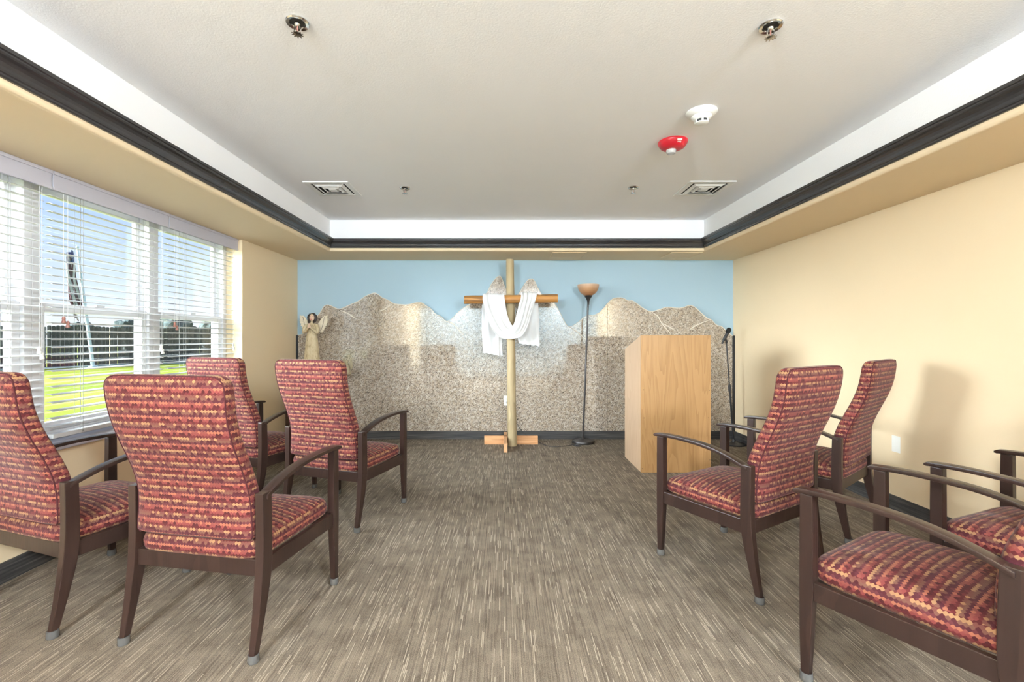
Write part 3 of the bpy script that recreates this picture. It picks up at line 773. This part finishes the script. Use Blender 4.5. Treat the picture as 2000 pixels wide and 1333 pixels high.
# ------------------------------------------------------------------ torchiere floor lamp with cord
ly = 5.285; lb = W(1138.5, 866, ly); lb.z = 0; lt = W(1149, 580, ly)
lamp = tag(empty('floor_lamp', lb), 'dark torchiere floor lamp with amber glass bowl beside the cross', 'lamp')
opart(MB().lathe([(.118, 0), (.124, .006), (.124, .026), (.118, .034), (.05, .042), (.022, .048), (.014, .062)], lb, 36), 'base', 'dark_metal', lamp, smooth=True)
opart(MB().tube([lb+Vector((0, 0, .05)), lb.lerp(lt, .35), lb.lerp(lt, .7), lt], .0105, 12), 'pole', 'dark_metal', lamp, smooth=True)
for t in (.33, .66): opart(MB().lathe([(.0125, -.012), (.0135, 0), (.0125, .012)], lb.lerp(lt, t), 12), 'pole_joint', 'dark_metal', lamp, smooth=True)
opart(MB().lathe([(.012, -.09), (.014, -.05), (.030, -.015), (.042, .0), (.046, .012), (.040, .014)], lt, 24), 'socket_cup', 'dark_metal', lamp, smooth=True)
opart(MB().lathe([(.030, .010), (.060, .022), (.090, .048), (.111, .082), (.121, .115), (.124, .138), (.1205, .138), (.117, .115), (.107, .084), (.086, .052), (.058, .027), (.028, .015)], lt, 40), 'bowl_shade', 'shade', lamp, smooth=True)
# wall outlet, plug and lamp cord
def outlet(loc, rz, label):
    o = tag(empty('wall_outlet', loc, rz), label, 'outlet', 'white duplex wall outlets')
    MB().box((-.036, -.006, -.058), (.036, 0, .058)).build('cover_plate', 'white_plastic', o, bevel=.002)
    for s_ in (-1, 1):
        f_ = MB().poly(rrect(.0165, .0135, 3.2, 20), lambda a, b, d: (a, d, b+s_*.0195), -.0085, -.0058).build('receptacle', 'white_plastic', o)
        MB().box((-.0075, -.0090, s_*.0195-.004), (-.005, -.0084, s_*.0195+.007)).box((.005, -.0090, s_*.0195-.004), (.0075, -.0084, s_*.0195+.007)).box((-.002, -.0090, s_*.0195-.009), (.002, -.0084, s_*.0195-.005)).build('socket_slot', 'slot', f_)
    MB().lathe([(.003, 0), (.003, .001)], (0, 0, 0), 8).build('plate_screw', 'chrome', o).matrix_local = Matrix.Translation((0, -.0060, 0)) @ Matrix.Rotation(R(90), 4, 'X')
    return o
ob = W(990, 783, YM); outlet((ob.x, YM-.0003, ob.z), 0, 'white outlet on granite behind the cross with black plug')
opart(MB().box((ob.x-.002, YM-.045, ob.z-.034), (ob.x+.024, YM-.0092, ob.z-.006)), 'plug', 'black_plastic', lamp, bevel=.004)
cp = [Vector((ob.x+.011, YM-.045, ob.z-.02)), Vector((ob.x+.012, YM-.07, ob.z-.05)), Vector((ob.x+.015, YM-.06, ob.z-.16)), W(1008, 826, 5.40), W(1020, 843, 5.38), W(1040, 857, 5.30), W(1051, 863.5, 5.27)]
cp += [Vector((W(1066, 872, 5.13).x, 5.13, .005)), Vector((W(1085, 875, 5.06).x, 5.06, .005)), Vector((W(1105, 872, 5.11).x, 5.11, .005)), Vector((W(1119, 869, 5.15).x, 5.15, .005)), Vector((W(1132, 871, 5.13).x, 5.12, .006)), Vector((W(1135, 873, 5.08).x, 5.09, .006)),
       Vector((W(1126, 874.5, 5.08).x, 5.085, .006)), Vector((W(1118, 870, 5.12).x, 5.14, .012)), Vector((W(1117, 866, 5.2).x, 5.20, .014)), Vector((W(1121, 864, 5.26).x, 5.24, .014)), Vector((lb.x-.10, ly-.04, .012))]
for p in cp[5:7]: p.z = max(p.z, .008)
opart(MB().tube(smoothpath(cp, 6), .0033, 7), 'power_cord', 'black_plastic', lamp, smooth=True)
sw = Vector((W(1127, 867, 5.12).x, 5.125, .010)); opart(MB().box((sw.x-.022, sw.y-.009, .001), (sw.x+.022, sw.y+.009, .020)), 'cord_switch', 'dark_metal', lamp, bevel=.005)
outlet((XR-.0003, 2.733*FPX/(1750-CX), CAMZ-(868-CY)*(2.733/(1750-CX))), R(90), 'white duplex outlet low on the cream right wall')

# ------------------------------------------------------------------ microphone on stand
my = 5.20; mb_ = Vector((2.594, my, 0)); mt = W(1418.5, 666, my)
ms = tag(empty('microphone_stand', mb_), 'black round-base microphone stand in corner behind lectern', 'microphone stand')
opart(MB().lathe([(.126, 0), (.128, .006), (.122, .014), (.05, .024), (.022, .034), (.016, .06)], mb_, 36), 'base', 'black_plastic', ms, smooth=True)
q = mb_.lerp(mt, .55)
opart(MB().tube([mb_+Vector((0, 0, .03)), q], .0105, 12), 'lower_tube', 'black_plastic', ms, smooth=True)
opart(MB().tube([q, mt], .0072, 12), 'upper_tube', 'black_plastic', ms, smooth=True)
opart(MB().tube([q+Vector((.001, 0, -.045)), q, q+Vector((-.001, 0, .035))], [.014, .017, .012], 12), 'clutch', 'black_plastic', ms, smooth=True)
opart(MB().tube([mt-Vector((-.003, 0, .03)), mt, mt+Vector((-.012, -.006, .018))], [.011, .013, .010], 12), 'swivel', 'black_plastic', ms, smooth=True)
u0 = W(1410, 672, my-.02); u1 = W(1425.5, 641, my-.02); dd = (u1-u0)
def along(t): return u0+dd*t
mic = tag(empty('microphone', u0), 'black handheld microphone tilted in the stand clip', 'microphone')
opart(MB().tube([along(t) for t in (0, .03, .3, .62, .66)], [.009, .0115, .013, .0165, .0165], 16), 'handle', 'black_plastic', mic, smooth=True)
opart(MB().tube([along(t) for t in (.66, .70, .78, .90, .97, 1.0)], [.0175, .022, .0255, .0255, .019, .008], 18), 'windscreen', 'black_foam', mic, smooth=True)
opart(MB().tube([along(t) for t in (.2, .22, .48, .5)], [.0135, .017, .0185, .015], 14), 'clip', 'black_plastic', ms, smooth=True)

# ------------------------------------------------------------------ side table, angel statue, figurine
ty0, ty1, tx0, tx1, tz = 4.98, 5.36, -2.405, -1.80, .80
tb = tag(empty('side_table', ((tx0+tx1)/2, (ty0+ty1)/2, 0)), 'small dark table under the angel, hidden behind the chair back', 'table')
opart(MB().box((tx0, ty0, tz-.025), (tx1, ty1, tz)), 'table_top', 'table_wood', tb, bevel=.003)
for xx in (tx0+.03, tx1-.07):
    for yy in (ty0+.03, ty1-.07): opart(MB().box((xx, yy, 0), (xx+.04, yy+.04, tz-.0252)), 'leg', 'table_wood', tb, bevel=.002)
opart(MB().box((tx0+.071, ty0+.04, tz-.10), (tx1-.071, ty0+.06, tz-.0252)), 'apron', 'table_wood', tb)

AY = 5.13; sc = AY/FPX
ax = (609-CX)*sc
def az(y): return CAMZ-(y-CY)*sc
ang = tag(empty('angel_statue', (ax, AY, tz)), 'dark-haired praying angel statue in a cream robe with spread wings', 'statue')
m = MB()
prof = [(.094, tz+.0), (.097, tz+.01), (.092, tz+.05), (.082, az(700)), (.072, az(680)), (.062, az(662)), (.052, az(652)), (.047, az(649)), (.050, az(646)), (.057, az(640)), (.058, az(636)), (.050, az(633)), (.028, az(631)), (.0165, az(629.5)), (.0155, az(627.5))]
rings = []
for r, z in prof:
    ring = []
    for i in range(36):
        a = 2*PI*i/36
        fold = 1+(.035*math.sin(a*9) if z < az(655) else 0)
        ring.append((ax+r*fold*math.cos(a), AY+r*fold*.72*math.sin(a), z))
    rings.append(ring)
# head continues from the neck
hz = az(620.5); hr = .036
hx_ = ax+.008
for k in range(1, 9):
    a = -PI/2+k*PI/8.4+.22; zz = hz+hr*1.22*math.sin(a); rr = hr*.86*math.cos(a)
    rings.append([(hx_+max(.002, rr)*math.cos(2*PI*i/36), AY-.004+max(.002, rr)*1.05*math.sin(2*PI*i/36), zz) for i in range(36)])
body = opart(m.loft(rings), 'robed_body', 'robe', ang, smooth=True)
m = MB()
for s_ in (-1, 1):
    sh = Vector((ax+s_*.052, AY-.005, az(635))); elb = Vector((ax+s_*.070, AY-.035, az(650))); wr = Vector((ax+s_*.014+.004, AY-.078, az(641)))
    m.tube(smoothpath([sh, sh.lerp(elb, .5)+Vector((s_*.012, 0, .0)), elb, elb.lerp(wr, .5), wr], 5), [.021-.0004*k for k in range(21)], 12)
opart(m, 'sleeves', 'robe', body, smooth=True)
m = MB()
for s_ in (-1, 1):
    b0_ = Vector((ax+s_*.012+.004, AY-.079, az(641)))
    m.tube([b0_, b0_+Vector((-s_*.005, -.003, .018)), b0_+Vector((-s_*.007, -.004, .030))], [.0095, .011, .009], 10)
    for k in range(4): 
        q = b0_+Vector((-s_*.007, -.012+k*.0055, .028)); m.tube([q, q+Vector((-s_*.002, .001, .014)), q+Vector((-s_*.0022, .002, .024-abs(k-1.4)*.003))], [.0036, .0034, .0022], 6)
    q = b0_+Vector((-s_*.004, -.012, .014)); m.tube([q, q+Vector((0, -.004, .008)), q+Vector((-s_*.002, -.003, .016))], [.0038, .0036, .0024], 6)
opart(m, 'praying_hands', 'skin', body, smooth=True)
# face
m = MB(); rings = []
for k in range(0, 10):
    a = -PI/2+.12+k*(PI-.24)/9
    zz = hz-.002+hr*1.14*math.sin(a); rr = hr*.84*math.cos(a)
    rings.append([(hx_+rr*math.cos(t), AY-.0075-rr*1.06*math.sin(t), zz) for t in [PI*.04+PI*.92*i/15 for i in range(16)]])
face = opart(m.loft(rings, cap=False, closed=False), 'face', 'skin', body, smooth=True)
fy = AY-.0075-hr*.84*1.06
mm_ = MB().tube([(hx_, fy-.001, hz+.004), (hx_, fy-.006, hz-.008), (hx_, fy-.002, hz-.012)], [.003, .005, .002], 8); opart(mm_, 'nose', 'skin', face, smooth=True)
m = MB()
for s_ in (-1, 1):
    m.lathe([(.0005, -.003), (.004, 0), (.0005, .003)], (hx_+s_*.012, fy+.0035, hz+.004), 10)
    m.tube([(hx_+s_*.006, fy+.000, hz+.011), (hx_+s_*.013, fy+.002, hz+.0135), (hx_+s_*.019, fy+.007, hz+.011)], .0013, 6)
opart(m, 'eyes', 'hair', face)
opart(MB().tube([(hx_-.009, fy+.004, hz-.021), (hx_, fy+.001, hz-.023), (hx_+.009, fy+.004, hz-.021)], [.0012, .0026, .0012], 6), 'mouth', 'red_plastic', face)
# hair: cap plus long locks
m = MB(); rings = []
for k in range(0, 9):
    a = -.35+k*(PI/2+.33)/8; zz = hz+.006+hr*1.28*math.sin(a); rr = hr*1.12*math.cos(a)
    rings.append([(hx_+max(.001, rr)*math.cos(2*PI*i/24)*(1+.04*math.sin(i*2.2)), AY+.010+max(.001, rr)*math.sin(2*PI*i/24), zz) for i in range(24)])
m.loft(rings)
for s_, L_ in ((-1, .105), (1, .062), (-.75, .12), (.8, .05)):
    x0 = hx_+s_*hr*.98
    m.tube(smoothpath([(hx_+s_*hr*.55, AY-.012, hz+.036), (x0+s_*.004, AY-.006, hz+.012), (x0+s_*.006, AY-.004, hz-.018), (x0-s_*.001, AY-.018, hz-.018-L_*.4), (x0-s_*.006, AY-.038, hz-.018-L_*.75)], 5), [.012, .0125, .013, .0135, .014, .0145, .015, .015, .0145, .014, .0135, .013, .0125, .012, .0115, .011, .010, .009, .0075, .006, .004], 9)
opart(m, 'hair', 'hair', body, smooth=True)
# wings with layered feathers
for s_ in (-1, 1):
    wroot = Vector((ax+s_*.045, AY+.045, az(646)))
    tip = Vector((ax+s_*.135, AY+.055, az(617)))
    low = Vector((ax+s_*.085, AY+.050, az(650)))
    outl = [(x*sc, y) for x, y in ((8, 633), (12, 627), (19, 618), (22.5, 616.5), (26, 619), (27, 625), (25.5, 632), (22, 640), (17.5, 648), (12.5, 649.5), (8, 643))]
    pts = [(p.x, p.y) for p in smoothpath([(ax+s_*x, az(y), 0) for x, y in outl]+[(ax+s_*outl[0][0], az(outl[0][1]), 0)], 3)][:-1]
    wing = opart(MB().poly(pts, lambda a, b, d: (a, AY+.048+d+.08*abs(a-ax), b), -.006, .006), 'wing', 'wing', ang, bevel=.002)
    for k in range(8):
        t = k/7; a_ = Vector((ax+s_*sc*(21.5-6.5*t*t), 0, az(620+27*t))); b_ = Vector((ax+s_*sc*(27.5+1.2*math.sin(t*2.6)-10.5*t*t), 0, az(616.5+33*t)))
        n_ = (b_-a_).normalized(); pz = Vector((-n_.z, 0, n_.x))*.0075
        pl = [a_+pz, a_+(b_-a_)*.8+pz, b_+n_*.006, a_+(b_-a_)*.8-pz, a_-pz]
        opart(MB().poly([(p.x, p.z) for p in pl], lambda a, b, d: (a, AY+.042+d+.08*abs(a-ax), b), -.005+.0004*k, .0), 'feather', 'wing', wing, bevel=.0015)
    opart(MB().tube(smoothpath([(ax+s_*x, AY+.041+.08*x, az(y)) for x, y in ((.121, 619), (.112, 626), (.105, 633), (.092, 641), (.078, 647))], 5), .0022, 6), 'wing_groove', 'wing_line', wing)
# small second figurine peeping out behind the chair
fx = (688-CX)*sc*1.0
fig = tag(empty('winged_figurine', (-1.80, 5.10, tz)), 'small beige pointed figurine peeping past the chair back beside the angel', 'figurine')
gx = W(686, 700, 5.10).x-.050
fig.location.x = gx
m = MB().lathe([(.050, tz), (.052, tz+.006), (.044, tz+.02), (.036, tz+.06), (.027, tz+.09), (.024, tz+.105), (.017, tz+.115), (.010, tz+.12), (.016, tz+.128), (.020, tz+.142), (.017, tz+.155), (.006, tz+.163)], (gx, 5.10, 0), 24, sy=.8)
opart(m, 'figure_body', 'patina', fig, smooth=True)
for s_ in (-1, 1):
    wp = [(.012, .075), (.030, .050), (.052, .062), (.060, .095), (.052, .130), (.041, .182), (.030, .160), (.022, .120)]
    wq = smoothpath([(gx+s_*a, tz+b, 0) for a, b in wp]+[(gx+s_*wp[0][0], tz+wp[0][1], 0)], 3)[:-1]
    opart(MB().poly([(p.x, p.y) for p in wq], lambda a, b, d: (a, 5.125+d, b), -.006, .006), 'figure_wing', 'patina', fig, bevel=.002)

# ------------------------------------------------------------------ ceiling fixtures
def cp_(x, y): 
    Y = (ZC-CAMZ)*FPX/(CY-y); return ((x-CX)*Y/FPX, Y)
def sprinkler(x, y, label, pendent=True):
    o = tag(empty('fire_sprinkler', (x, y, ZC)), label, 'sprinkler', 'chrome ceiling sprinklers')
    MB().lathe([(.0275, 0), (.044, -.001), (.0455, -.004), (.042, -.0085), (.031, -.0055), (.029, 0)], (0,0,0), 28).build('escutcheon', 'chrome', o, smooth=True)
    MB().lathe([(.027, -.0015), (.0272, -.0018)], (0,0,0), 20).build('recess', 'vent_dark', o)
    z0 = -.004
    MB().lathe([(.012, 0), (.013, -.006), (.010, -.012), (.007, -.016)], (0,0,z0), 14).build('nozzle', 'chrome', o, smooth=True)
    for s_ in (-1, 1):
        MB().tube([(s_*.009, 0, z0-.008), (s_*.0145, 0, z0-.018), (s_*.013, 0, z0-.030), (s_*.005, 0, z0-.040), (0, 0, z0-.044)], .0022, 8).build('frame_arm', 'chrome', o, smooth=True)
    MB().tube([(0, 0, z0-.012), (0, 0, z0-.040)], .0026, 8).build('glass_bulb', 'tassel_brown', o, smooth=True)
    m = MB().lathe([(.004, 0), (.0165, -.001), (.0165, -.0022), (.004, -.003)], (0,0,z0-.043), 16)
    d = m.build('deflector', 'chrome', o)
    for k in range(10):
        a = 2*PI*k/10; m = MB().box((.0155, -.0022, z0-.0462), (.0225, .0022, z0-.0440)); 
        t = m.build('tine', 'chrome', d); t.rotation_euler = (0, 0, a)
for (px, py), lb_ in zip(((581, 43), (1505, 50), (791, 367), (1237, 366)), ('chrome sprinkler head near the top of the photo on the window side', 'chrome sprinkler head near the top of the photo on the right side', 'small chrome sprinkler head beside the air vent nearer the window', 'small chrome sprinkler head beside the right-hand air vent')):
    x, y = cp_(px, py); sprinkler(x, y, lb_)

def vent(x, y, s, label):
    o = tag(empty('air_vent', (x, y, ZC)), label, 'air vent', 'square ceiling air diffusers')
    h = s/2
    m = MB(); w = .042
    m.box((-h, -h, -.008), (h, -h+w, 0)).box((-h, h-w, -.008), (h, h, 0)).box((-h, -h+w, -.008), (-h+w, h-w, 0)).box((h-w, -h+w, -.008), (h, h-w, 0))
    m.build('outer_frame', 'vent_white', o, bevel=.002)
    MB().box((-h+w, -h+w, -.0012), (h-w, h-w, -.0002)).build('duct_backing', 'vent_dark', o)
    for r0, r1, z0, z1 in ((.122, .098, -.004, -.016), (.082, .058, -.005, -.018)):
        q = lambda r, z: [(-r, -r, z), (r, -r, z), (r, r, z), (-r, r, z)]
        MB().loft([q(r0*h/.18, z0), q(r1*h/.18, z1), q((r1-.003)*h/.18, z1+.002), q((r0-.003)*h/.18, z0+.002), q(r0*h/.18, z0)], cap=False).build('louvre_cone', 'vent_white', o)
    MB().loft([[(-a, -a, z), (a, -a, z), (a, a, z), (-a, a, z)] for a, z in ((.044, -.006), (.030, -.018))]).build('centre_plate', 'vent_white', o)
    for a in (45, 135, 225, 315):
        t = MB().box((.05, -.002, -.008), (.17*h/.18*1.0, .002, -.002)).build('cross_strut', 'vent_white', o); t.rotation_euler = (0, 0, R(a))
vent(-1.434, 3.88, .365, 'square white louvred air vent in ceiling near the window side')
vent(1.677, 3.87, .372, 'square white louvred air vent in ceiling near the cream wall')

x, y = cp_(1370, 219)
sd_ = tag(empty('smoke_detector', (x, y, ZC)), 'round white smoke detector on ceiling above the red alarm', 'smoke detector')
MB().lathe([(.082, 0), (.083, -.006), (.078, -.012), (.062, -.022), (.056, -.026)], (0,0,0), 36).build('mounting_base', 'white_plastic', sd_, smooth=True)
MB().lathe([(.055, -.0262), (.053, -.034), (.040, -.044), (.0375, -.046)], (0,0,0), 36).build('detector_body', 'white_plastic', sd_, smooth=True)
MB().lathe([(.033, -.0462), (.033, -.060)], (0,0,0), 28).build('sensor_chamber', 'vent_dark', sd_)
for k in range(6):
    t = MB().box((.0315, -.0045, -.061), (.0365, .0045, -.0455)).build('chamber_rib', 'white_plastic', sd_); t.rotation_euler = (0, 0, 2*PI*k/6+.3)
MB().lathe([(.036, -.0602), (.036, -.063), (.030, -.066), (.004, -.067)], (0,0,0), 28).build('sensor_cap', 'white_plastic', sd_, smooth=True)

x, y = cp_(1314, 277)
al = tag(empty('fire_alarm_strobe', (x, y, ZC)), 'round red ceiling fire alarm with clear strobe lens', 'fire alarm')
MB().lathe([(.090, 0), (.092, -.006), (.089, -.016), (.074, -.038), (.060, -.046), (.030, -.049), (.004, -.049)], (0,0,0), 40).build('housing', 'red_plastic', al, smooth=True)
MB().lathe([(.022, -.0495), (.020, -.056), (.008, -.060)], (-.006, .012, 0), 14).build('reflector', 'chrome', al, smooth=True)
MB().lathe([(.031, -.0492), (.031, -.060), (.026, -.072), (.012, -.078), (.002, -.079)], (-.006, .012, 0), 20).build('strobe_lens', 'lens', al, smooth=True)
# white label and lettering on the sloping near side
sa = math.atan2(.022, .015)
def on_slope(o, zc, rc):
    o.parent = al
    nrm = Vector((0, -.022, -.015)).normalized(); up_ = Vector((0, .015, -.022)).normalized(); xx = up_.cross(nrm)
    mt_ = Matrix((xx, up_, nrm)).transposed().to_4x4(); mt_.translation = Vector((.012, -rc, zc))+nrm*.0012
    o.matrix_local = mt_ @ Matrix.Rotation(PI, 4, 'Z')
lab = MB().box((-.015, -.005, 0), (.015, .005, .0006)).build('paper_label', 'label'); on_slope(lab, -.0205, .0862)
cu = bpy.data.curves.new('lettering', 'FONT'); cu.body = 'FIRE'; cu.size = .013; cu.align_x = 'CENTER'; cu.align_y = 'CENTER'; cu.extrude = .0003
to = bpy.data.objects.new('t', cu); col.objects.link(to); dg = bpy.context.evaluated_depsgraph_get()
tm = bpy.data.meshes.new_from_object(to.evaluated_get(dg)); bpy.data.objects.remove(to)
tm.materials.clear(); tm.materials.append(M['label']); tt = bpy.data.objects.new('fire_lettering', tm); col.objects.link(tt); on_slope(tt, -.0325, .0782)

# flush access panels in the soffit by the back wall
for i, (xa, xb, ya, yb) in enumerate(((1079, 1146, 493, 503.5), (1311, 1373, 493, 503.5))):
    Ya = (ZS-CAMZ)*FPX/(CY-ya); Yb = (ZS-CAMZ)*FPX/(CY-yb); x0 = (xa-CX)*Ya/FPX; x1 = (xb-CX)*Ya/FPX
    o = tag(empty('access_panel', ((x0+x1)/2, (Ya+Yb)/2, ZS)), ['cream access panel in soffit just right of the cross top', 'cream access panel in soffit near the right wall corner'][i], 'access panel', 'flush soffit panels')
    hx, hy = (x1-x0)/2, (Yb-Ya)/2
    m = MB(); w = .010
    m.box((-hx, -hy, -.006), (hx, -hy+w, -.0003)).box((-hx, hy-w, -.006), (hx, hy, -.0003)).box((-hx, -hy+w, -.006), (-hx+w, hy-w, -.0003)).box((hx-w, -hy+w, -.006), (hx, hy-w, -.0003))
    m.build('panel_frame', 'cream', o, bevel=.0015)
    MB().box((-hx+w+.002, -hy+w+.002, -.0045), (hx-w-.002, hy-w-.002, -.0003)).build('panel_door', 'cream', o)

# added fill lights behind the viewer: two invented opal globes hung in the tray
for i, x in enumerate((-1.36, 1.70)):
    o = tag(empty('added_fill_globe', (x, -1.55, ZC)), ['added opal fill globe behind the viewer on the window side', 'added opal fill globe behind the viewer on the right side'][i], 'fill light', 'added fill globes in the tray ceiling')
    MB().lathe([(.07, 0), (.072, -.012), (.05, -.03), (.045, -.045)], (0, 0, 0), 24).build('canopy', 'chrome', o, smooth=True)
    MB().tube([(0, 0, -.04), (0, 0, -.20)], .006, 8).build('stem', 'chrome', o)
    MB().lathe([(.17*math.sin(R(a)), -.36+.17*math.cos(R(a))) for a in (12, 25, 40, 55, 70, 85, 100, 115, 130, 145, 160, 172)], (0, 0, 0), 24).build('fill_globe', 'fill_glow', o, smooth=True)
